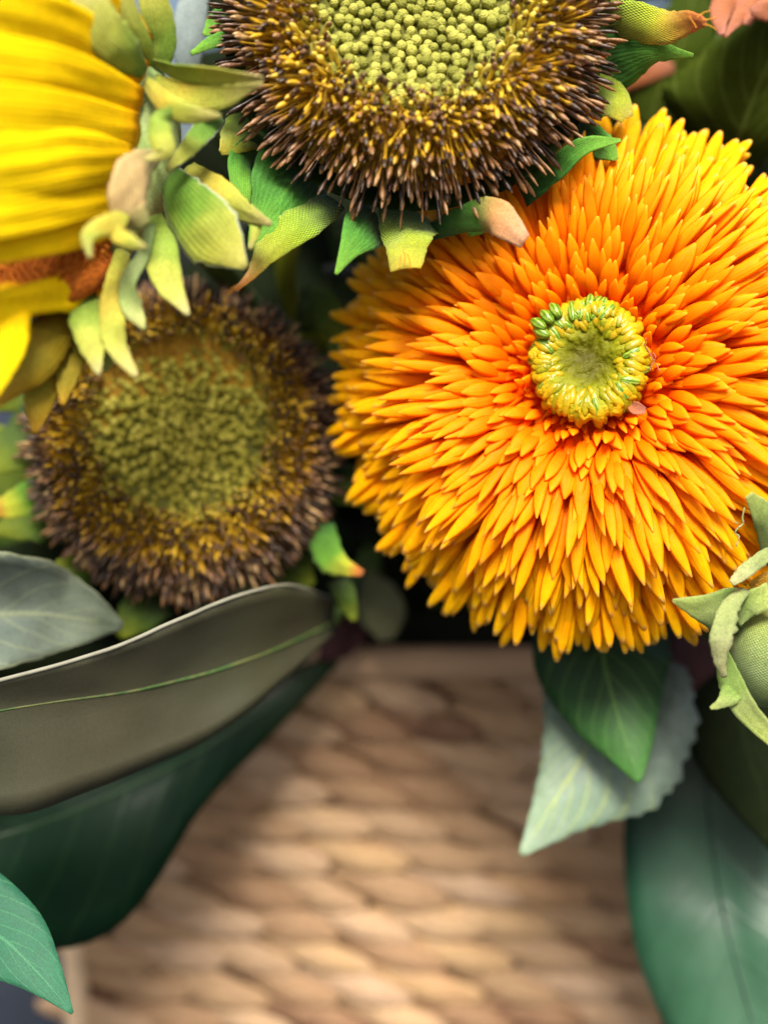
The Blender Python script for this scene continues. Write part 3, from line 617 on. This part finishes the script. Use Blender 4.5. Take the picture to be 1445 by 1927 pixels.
# ------------------------------------------------------------------ yellow sunflower at the left edge
YC = P(255, 330, .302)
ysun = thing('sunflower', 'yellow sunflower seen from its side, lime and tan sepals curling behind long petals', 'flower', YC)
yp = [  # base x,y,d -> mid -> tip
    ([(262, 100, .302), (150, -10, .285), (0, -60, .268), (-150, -80, .256)], [40, 75, 80, 40]),
    ([(268, 150, .301), (140, 80, .282), (-10, 45, .264), (-170, 30, .252)], [34, 66, 74, 40]),
    ([(266, 200, .300), (150, 165, .279), (0, 140, .261), (-170, 130, .249)], [34, 62, 70, 40]),
    ([(264, 245, .300), (140, 235, .277), (-10, 222, .258), (-170, 220, .247)], [32, 58, 66, 40]),
    ([(256, 300, .300), (140, 300, .2765), (-10, 318, .257), (-170, 330, .246)], [34, 56, 62, 40]),
    ([(240, 355, .300), (130, 365, .277), (-10, 390, .258), (-170, 420, .247)], [34, 58, 60, 40]),
    ([(222, 410, .301), (130, 420, .280), (-10, 455, .262), (-170, 500, .251)], [34, 52, 42, 40]),
    ([(208, 425, .303), (120, 436, .286), (0, 452, .270), (-150, 480, .258)], [28, 40, 26, 20])]
for i, (sp, wd) in enumerate(yp):
    bl(ysun, 'petal', YPET, sp, wd, cup=-.14, wave=(.05, 4, i), ripple=(.02, 9 + i % 3), ns=14, per=7, seed=i * 3, crinkle=.06, jag=0)
bl(ysun, 'petal', YPET, [(218, 522, .304), (150, 545, .292), (70, 562, .281), (-20, 588, .272), (-120, 640, .264)], [6, 36, 30, 30, 10], [6, 34, 28, 38, 20], roll=8, cup=-.3, ripple=(.06, 5), ns=10)
bl(ysun, 'petal', YPET, [(60, 545, .284), (35, 590, .277), (18, 660, .273), (-8, 745, .271)], [14, 26, 26, 5], [50, 60, 60, 20], cup=-.3, ripple=(.06, 6), ns=10)
bl(ysun, 'petal', YB[5], [(140, 575, .300), (100, 620, .293), (50, 680, .287), (-12, 760, .283)], [22, 50, 50, 12], [30, 36, 34, 10], cup=-.3, ns=8)
YD = frame(P(70, 500, .300), cdir(-.22, .85, .45))
V, F, U = lathe_data([(0, .004), (.008, .004), (.014, .002), (.0165, -.002), (.016, -.006), (0, -.012)], 28); put('disc', xf(V, YD), F, simple('disc_orange', c(206, 112, 16), .8, 1400, col2=c(140, 66, 8), bump=.8), ysun)
ex = []; dpo = [floret_data(i) for i in range(4)]
YDF = simple('disc_floret_orange', c(220, 130, 20), .7, 2500, col2=c(120, 60, 10))
for i in range(420):
    ro = .0162 * math.sqrt((i + .5) / 420); a = i * 2.399963; d = dpo[i % 4]
    ex.append((*d, (.3, .5, 0), YD @ Matrix.Rotation(a, 4, 'Z') @ Matrix.Translation((ro, 0, .0035 - .004 * (ro / .016) ** 3)) @ Matrix.Rotation(.5 * ro / .016, 4, 'Y') @ Matrix.Diagonal((.0011, .0011, .0024 * random.uniform(.7, 1.3), 1))))
V, F, U, T = joinparts(ex); put('disc_florets', V, F, YDF, ysun, kind='stuff', uv=U)
V, F, U = tube_data([P(262, 110, .309), P(285, 200, .308), P(275, 300, .308), P(245, 400, .309), P(190, 500, .310)], [.003, .006, .0075, .0065, .003], 12); put('calyx', V, F, YB[2], ysun, uv=U)
B = lambda *a, **k: bl(ysun, 'sepal', *a, **k)
B(YB[4], [(200, 535, .306), (150, 575, .302), (100, 630, .299), (70, 690, .298)], [26, 44, 40, 10], [24, 36, 36, 10])
B(YB[0], [(272, 138, .300), (240, 105, .291), (195, 55, .285), (150, -40, .281)], [12, 30, 34, 26], [10, 34, 40, 26], cup=-.4, roll=-10)
B(YB[0], [(284, 125, .302), (268, 80, .297), (246, 30, .293), (228, -40, .290)], [9, 14, 14, 10], [9, 16, 16, 10], cup=-.5)
B(YB[4], [(300, 130, .305), (308, 80, .302), (300, 20, .299), (280, -50, .297)], [16, 32, 34, 26], [14, 22, 22, 18], cup=-.4)
B(YB[0], [(288, 118, .302), (340, 132, .296), (410, 140, .292), (496, 147, .289)], [8, 14, 16, 5], [8, 22, 20, 5], cup=.2, roll=-45)
B(YB[1], [(292, 145, .303), (345, 165, .298), (405, 168, .295), (494, 152, .2905)], [6, 12, 14, 3], [8, 30, 34, 6], cup=-.3, roll=15)
B(YB[1], [(272, 150, .300), (305, 185, .292), (350, 212, .289), (416, 218, .288)], [8, 16, 16, 3], [10, 20, 20, 4], cup=-.4, roll=-15)
B(YB[0], [(335, 208, .292), (298, 222, .287), (300, 258, .286), (312, 285, .286), (272, 300, .287)], [10, 20, 22, 14, 3], [8, 12, 20, 14, 3], cup=-.35)
B(YB[4], [(405, 205, .302), (375, 245, .298), (345, 285, .296), (314, 320, .295)], [26, 24, 16, 3], [14, 14, 10, 3], cup=-.2)
B(YB[3], [(300, 290, .299), (268, 308, .289), (245, 345, .284), (240, 395, .284), (268, 432, .288)], [10, 34, 40, 40, 16], [8, 26, 34, 28, 12], cup=-.3)
B(YB[1], [(240, 395, .285), (215, 418, .281), (180, 430, .278), (166, 450, .277), (170, 486, .277)], [10, 20, 16, 10, 3], [10, 18, 14, 12, 3], cup=-.4)
B(YB[1], [(205, 420, .283), (225, 445, .280), (250, 458, .279), (277, 466, .279)], [10, 14, 12, 2], [8, 14, 10, 2], cup=-.3)
B(YB[4], [(318, 330, .304), (355, 385, .297), (405, 440, .293), (462, 504, .291)], [22, 44, 46, 6], [24, 52, 62, 5], cup=-.35, roll=-12, ns=8)
B(YB[1], [(355, 312, .308), (405, 352, .302), (455, 392, .299), (511, 422, .298)], [12, 22, 16, 4], [14, 22, 24, 5], cup=-.3)
B(YB[0], [(460, 400, .301), (482, 425, .300), (470, 470, .300)], [12, 10, 3], [12, 10, 3])
B(YB[0], [(290, 405, .303), (303, 460, .297), (318, 525, .294), (356, 593, .293)], [14, 28, 26, 3], [18, 30, 28, 4], cup=-.35)
B(YB[2], [(284, 420, .299), (272, 480, .293), (240, 530, .291), (246, 580, .290), (273, 619, .289)], [9, 12, 14, 22, 3], [9, 12, 14, 14, 3], cup=-.3)
B(YB[1], [(232, 470, .300), (215, 540, .292), (208, 600, .289), (222, 655, .288), (258, 709, .287)], [14, 24, 24, 20, 4], [12, 16, 20, 18, 4], cup=-.5)
B(YB[0], [(155, 540, .297), (160, 590, .291), (170, 645, .288), (187, 706, .287)], [20, 30, 26, 3], [14, 26, 22, 3], cup=-.3)
B(YB[5], [(135, 620, .303), (95, 690, .296), (75, 750, .293), (66, 815, .292)], [20, 28, 28, 5], [20, 30, 26, 5], cup=-.25)
B(YB[5], [(160, 630, .303), (138, 675, .297), (125, 720, .295), (119, 762, .294)], [14, 20, 16, 3], [14, 20, 16, 3], cup=-.25)
B(YB[4], [(215, 640, .303), (208, 670, .300), (200, 700, .299)], [14, 12, 3])
to_foam(P(262, 330, .312), .0038, STEM, ysun)

# ------------------------------------------------------------------ bud at the right edge
bud = thing('rosebud', 'pale green flower bud with ragged curled sepals and frayed yellow petals beside the orange petals', 'flower bud', P(1440, 1240, .322))
BMx = frame(P(1446, 1236, .324), cdir(.1, .95, .3)); s = .324 / FPX
V, F, U = lathe_data([(0, -98 * s), (30 * s, -90 * s), (58 * s, -62 * s), (74 * s, -20 * s), (76 * s, 20 * s), (64 * s, 60 * s), (40 * s, 88 * s), (0, 98 * s)], 28, lambda r, z, a, t: (r * (1 + .035 * math.sin(3 * a + 5 * t)), z))
put('bud_body', xf(V, BMx), F, BUDB, bud, uv=U)
B = lambda *a, **k: bl(bud, 'sepal', *a, **k)
B(SEP, [(1450, 1060, .322), (1446, 1010, .316), (1436, 970, .312), (1406, 932, .309)], [16, 20, 22, 6], [14, 30, 26, 10], cup=-.3, jag=.12)
B(SEPG, [(1455, 1035, .318), (1424, 1058, .312), (1400, 1078, .310), (1376, 1098, .309)], [12, 14, 12, 6], [12, 14, 14, 8], cup=-.3, jag=.2)
B(SEP, [(1425, 1130, .326), (1375, 1140, .317), (1325, 1142, .312), (1265, 1130, .309)], [60, 58, 32, 3], [20, 34, 24, 3], cup=-.2, roll=18, jag=.06)
B(SEPG, [(1400, 1108, .314), (1366, 1142, .307), (1350, 1195, .305), (1352, 1240, .307), (1362, 1275, .309)], [12, 26, 34, 14, 6], [10, 12, 14, 12, 5], cup=-.55, jag=.22)
B(SEP, [(1380, 1165, .318), (1405, 1135, .315), (1450, 1115, .314)], [14, 18, 20], [20, 26, 30], cup=.3, jag=.2)
B(SEP, [(1358, 1230, .316), (1376, 1282, .311), (1402, 1335, .309), (1462, 1402, .307)], [14, 22, 24, 16], [12, 26, 22, 12], cup=.15, roll=-18, jag=.08)
B(SEP, [(1386, 1268, .314), (1372, 1300, .310), (1356, 1320, .308), (1336, 1333, .307)], [24, 26, 14, 3], [16, 16, 8, 3], cup=-.2, jag=.15)
bl(bud, 'petal', leaf_mat('petal_gold', [(0, c(200, 140, 30)), (1, c(226, 170, 50))], rough=.8, weave=(40, 30, .4)), [(1470, 1160, .322), (1445, 1115, .320), (1425, 1085, .319)], [40, 36, 18], [30, 30, 18], jag=.2)
for k in range(10):
    x, y = 1405 + random.random() * 40, 1085 + random.random() * 40; tube('fibre', [P(x, y, .3165), P(x + random.uniform(-20, 25), y + random.uniform(-14, 14), .3155), P(x + random.uniform(-30, 40), y + random.uniform(-22, 22), .316)], .00014, CORE_Y, bud, 4, 4)
to_foam(P(1452, 1310, .332), .0030, STEM, bud)
th2 = thing('loose_thread', 'white loose fibre on the petal tips above the green bud', 'thread', P(1390, 990, .314))
for pts in ([(1400, 955), (1396, 975), (1398, 985), (1388, 993)], [(1388, 993), (1382, 1003), (1390, 1010), (1384, 1028)], [(1388, 985), (1380, 982), (1377, 978)]):
    tube('fibre', [P(x, y, .3105) for x, y in pts], .00018, SEPG, th2, 5, 4)

# ------------------------------------------------------------------ leaves
def leaf(name, label, cat, mats, sp, wl, wr, stem=None, rib=None, ribr=.0008, stemr=.0014, group=None, edge=None, **k):
    k.setdefault('per', 7); k.setdefault('ns', 10)
    base = P(*sp[0]); t = thing(name, label, cat, base, group)
    o, L, Rr, M = blade('blade', t, mats, sp, wl, wr, **k)
    if rib:
        pts = [q + n * .0003 for q, n in M][::3]; tube('midrib', pts, [ribr * (1 - .75 * i / len(pts)) for i in range(len(pts))], rib, t, 6, 3)
    if edge:
        pts = (Rr if edge[0] > 0 else L)[::2]; tube('rolled_edge', pts, [edge[1] * (.5 + .5 * math.sin(math.pi * min(1, i / 4) / 2)) for i in range(len(pts))], MAG_E, t, 8, 3)
    to_foam(base, stemr, stem or STEM, t); return t
leaf('magnolia_leaf', 'large leaf showing its brown underside and pale rolled edge, below the dark sunflower head', 'leaf', [MAG_B, MAG_T, MAG_E],
     [(628, 1172, .388), (500, 1228, .354), (350, 1278, .340), (190, 1308, .331), (0, 1335, .322), (-160, 1362, .314)],
     [14, 66, 130, 172, 196, 130], [44, 132, 146, 106, 70, 44], roll=[10, 24, 30, 30, 28, 25], rib=MIDR, ribr=.0006, edge=(1, .0005), fold=.12, cup=.12, wave=(.05, 3, 0), thick=.0007)
leaf('magnolia_leaf', 'dark glossy green leaf hanging across the left side of the basket', 'leaf', [MAG_T, MAG_B, MAG_T],
     [(630, 1245, .425), (480, 1345, .414), (330, 1438, .402), (130, 1530, .388), (-80, 1600, .376)],
     [10, 52, 100, 240, 190], [16, 60, 90, 120, 120], rib=MIDRD, fold=.10, cup=-.22, wave=(.14, 4, 1), thick=.0007)
leaf('magnolia_leaf', 'glossy blue green leaf hanging over the right side of the basket', 'leaf', [MAG_R, MAG_B, MAG_R],
     [(1325, 1370, .398), (1330, 1500, .397), (1350, 1660, .394), (1385, 1820, .388), (1440, 2000, .380), (1490, 2160, .372)],
     [95, 125, 150, 160, 120, 5], [80, 150, 172, 172, 130, 5], rib=simple('midrib_deep', c(22, 48, 36), .5), ribr=.0005, fold=.22, cup=[-.2, -.25, -.3, -.3, -.3, -.2], wave=(.07, 4, .6), thick=.0007)
leaf('broad_leaf', 'deep green veined leaf pointing down just under the orange flower', 'leaf', [LEAF_D, LEAF_D, LEAF_D],
     [(1135, 1165, .372), (1135, 1240, .364), (1160, 1340, .358), (1182, 1410, .355), (1202, 1472, .353)], [120, 128, 82, 48, 4], [130, 130, 90, 46, 5], cup=-.25, fold=-.05, wave=(.06, 3, 0), thick=.0005)
leaf('serrated_leaf', 'frosted grey green leaf with toothed edge and yellow veins, behind the deep green leaf', 'leaf', [LEAF_P, LEAF_S, LEAF_P],
     [(1165, 1215, .384), (1140, 1320, .376), (1095, 1420, .371), (1040, 1510, .367), (980, 1608, .363)], [130, 176, 168, 82, 6], [150, 128, 82, 40, 5], cup=-.2, wave=(.05, 4, 0), serr=(.10, 15), per=9, thick=.0005)
leaf('sage_leaf', 'pale sage leaf with wavy rim reaching in from the left over the rolled edge leaf', 'leaf', [LEAF_S, LEAF_S, LEAF_S],
     [(-150, 1170, .362), (-60, 1160, .354), (60, 1155, .352), (150, 1165, .354), (232, 1178, .357)], [60, 120, 108, 68, 8], [80, 118, 92, 52, 8], cup=[.4, .8, .6, .1, -.3], wave=(.3, 5, .5), serr=(.05, 12), thick=.0006, crinkle=.2)
leaf('teal_leaf', 'matte teal green leaf with a sharp tip hanging below the dark glossy leaf', 'leaf', [LEAF_T, LEAF_T, LEAF_T],
     [(-190, 1640, .345), (-90, 1700, .328), (10, 1770, .321), (75, 1835, .318), (137, 1907, .316)], [70, 92, 80, 46, 3], [50, 90, 74, 36, 3], cup=-.15, fold=.06, thick=.0005)
leaf('olive_leaf', 'dark olive veined leaf with toothed edge behind the top of the orange flower', 'leaf', [LEAF_O, LEAF_O, LEAF_O],
     [(1375, 300, .378), (1400, 235, .368), (1432, 150, .362), (1475, 60, .358), (1510, -40, .356)], [90, 170, 130, 70, 6], [60, 70, 80, 60, 6], cup=-.15, serr=(.07, 12), per=8, fold=.05)
leaf('olive_leaf', 'blurred olive leaf standing behind the pointed orange tipped bract', 'leaf', [LEAF_O, LEAF_O, LEAF_O],
     [(1215, 240, .405), (1250, 150, .398), (1290, 60, .392), (1310, -60, .388)], [40, 66, 62, 8], [40, 60, 56, 8], cup=-.2)
leaf('olive_leaf', 'pale olive leaf sliver beside the dark olive leaf', 'leaf', [YB[5], YB[5], YB[5]],
     [(1440, 280, .384), (1452, 220, .380), (1470, 150, .378), (1490, 90, .377)], [20, 34, 30, 4], [20, 34, 30, 4])
leaf('eucalyptus_leaf', 'pale blue grey leaf beside the lime sepals of the yellow sunflower', 'leaf', [LEAF_B, LEAF_B, LEAF_B],
     [(360, 160, .352), (356, 110, .348), (360, 50, .346), (376, -40, .345)], [16, 28, 34, 26], [14, 24, 28, 22], cup=-.3)
leaf('eucalyptus_leaf', 'small blurred grey green oval leaf drooping over the basket rim', 'leaf', [leaf_mat('leaf_khaki', [(0, c(112, 116, 76)), (1, c(128, 130, 90))], rough=.7)] * 3,
     [(690, 1080, .425), (705, 1115, .421), (720, 1160, .418), (728, 1205, .417)], [14, 40, 44, 14], [14, 36, 42, 14], cup=-.3)
leaf('slim_leaf', 'dim olive strap leaf curving between the two bare sunflower heads', 'leaf', [STEMY] * 3,
     [(620, 650, .43), (575, 610, .41), (545, 560, .395), (538, 500, .385), (548, 440, .38)], [16, 18, 18, 20, 20], [14, 18, 18, 20, 20], cup=-.3)
leaf('slim_leaf', 'dim grey leaf in the dark gap left of the orange flower', 'leaf', [leaf_mat('leaf_ash', [(0, c(60, 66, 60)), (1, c(70, 78, 74))], rough=.6)] * 3,
     [(730, 570, .43), (690, 535, .415), (650, 515, .405), (610, 505, .40)], [10, 16, 14, 4], [12, 20, 18, 4], cup=-.2)
leaf('plum_leaf', 'dark plum leaf tucked under the base of the brown backed leaf', 'leaf', [LEAF_PL] * 3,
     [(700, 1150, .436), (665, 1185, .428), (630, 1215, .424), (600, 1240, .422)], [16, 30, 30, 5], [16, 26, 26, 5])
leaf('plum_leaf', 'dark plum leaf in shade between the frosted leaf and the green bud', 'leaf', [LEAF_PL] * 3,
     [(1330, 1130, .40), (1320, 1220, .392), (1310, 1300, .388), (1300, 1370, .386)], [40, 70, 60, 8], [40, 60, 60, 8])
leaf('filler_leaf', 'very dark green leaf hanging under the pale green bud', 'leaf', [LEAF_F] * 3,
     [(1400, 1150, .40), (1385, 1270, .386), (1400, 1400, .376), (1470, 1600, .370)], [70, 120, 130, 20], [70, 80, 100, 20], cup=-.2)  # reach extended to put shade on the top of the blue green leaf

pf = thing('peach_rose', 'peach and pink fabric flower peeking in above the dark olive leaf', 'flower', P(1440, -20, .35))
for sp, a, b_ in (([(1400, -40, .35), (1365, 0, .342), (1352, 30, .339), (1358, 66, .337)], [24, 24, 20, 5], [20, 22, 16, 5]),
                  ([(1420, -30, .352), (1400, 10, .344), (1385, 35, .341), (1362, 70, .339)], [20, 20, 14, 3], [12, 14, 10, 3]),
                  ([(1460, -40, .352), (1425, -10, .345), (1405, 18, .343), (1400, 46, .342)], [30, 36, 30, 10], [30, 32, 28, 8]),
                  ([(1490, -40, .350), (1465, -5, .342), (1440, 15, .340), (1412, 22, .339)], [34, 34, 26, 6], [30, 30, 20, 6])):
    bl(pf, 'petal', PEACH, sp, a, b_, cup=-.3, wave=(.1, 3, 0))
V, F, U = lathe_data([(0, .01), (.006, .008), (.009, 0), (.006, -.008), (0, -.012)], 14); put('calyx', [Vector(v) + P(1470, -60, .358) for v in V], F, STEM, pf)
to_foam(P(1470, -60, .364), .0025, STEM, pf)
pf2 = thing('peach_petal', 'blurred peach petal in the shade under the plain green bract', 'petal', P(1200, 150, .40))
bl(pf2, 'blade', PEACH, [(1160, 165, .402), (1210, 140, .398), (1260, 122, .396), (1300, 112, .396)], [12, 18, 18, 4], [14, 20, 16, 4], cup=-.2)
to_foam(P(1160, 165, .402), .0015, STEM, pf2)

# added leaves backing the gaps, coloured near black to give the shade there
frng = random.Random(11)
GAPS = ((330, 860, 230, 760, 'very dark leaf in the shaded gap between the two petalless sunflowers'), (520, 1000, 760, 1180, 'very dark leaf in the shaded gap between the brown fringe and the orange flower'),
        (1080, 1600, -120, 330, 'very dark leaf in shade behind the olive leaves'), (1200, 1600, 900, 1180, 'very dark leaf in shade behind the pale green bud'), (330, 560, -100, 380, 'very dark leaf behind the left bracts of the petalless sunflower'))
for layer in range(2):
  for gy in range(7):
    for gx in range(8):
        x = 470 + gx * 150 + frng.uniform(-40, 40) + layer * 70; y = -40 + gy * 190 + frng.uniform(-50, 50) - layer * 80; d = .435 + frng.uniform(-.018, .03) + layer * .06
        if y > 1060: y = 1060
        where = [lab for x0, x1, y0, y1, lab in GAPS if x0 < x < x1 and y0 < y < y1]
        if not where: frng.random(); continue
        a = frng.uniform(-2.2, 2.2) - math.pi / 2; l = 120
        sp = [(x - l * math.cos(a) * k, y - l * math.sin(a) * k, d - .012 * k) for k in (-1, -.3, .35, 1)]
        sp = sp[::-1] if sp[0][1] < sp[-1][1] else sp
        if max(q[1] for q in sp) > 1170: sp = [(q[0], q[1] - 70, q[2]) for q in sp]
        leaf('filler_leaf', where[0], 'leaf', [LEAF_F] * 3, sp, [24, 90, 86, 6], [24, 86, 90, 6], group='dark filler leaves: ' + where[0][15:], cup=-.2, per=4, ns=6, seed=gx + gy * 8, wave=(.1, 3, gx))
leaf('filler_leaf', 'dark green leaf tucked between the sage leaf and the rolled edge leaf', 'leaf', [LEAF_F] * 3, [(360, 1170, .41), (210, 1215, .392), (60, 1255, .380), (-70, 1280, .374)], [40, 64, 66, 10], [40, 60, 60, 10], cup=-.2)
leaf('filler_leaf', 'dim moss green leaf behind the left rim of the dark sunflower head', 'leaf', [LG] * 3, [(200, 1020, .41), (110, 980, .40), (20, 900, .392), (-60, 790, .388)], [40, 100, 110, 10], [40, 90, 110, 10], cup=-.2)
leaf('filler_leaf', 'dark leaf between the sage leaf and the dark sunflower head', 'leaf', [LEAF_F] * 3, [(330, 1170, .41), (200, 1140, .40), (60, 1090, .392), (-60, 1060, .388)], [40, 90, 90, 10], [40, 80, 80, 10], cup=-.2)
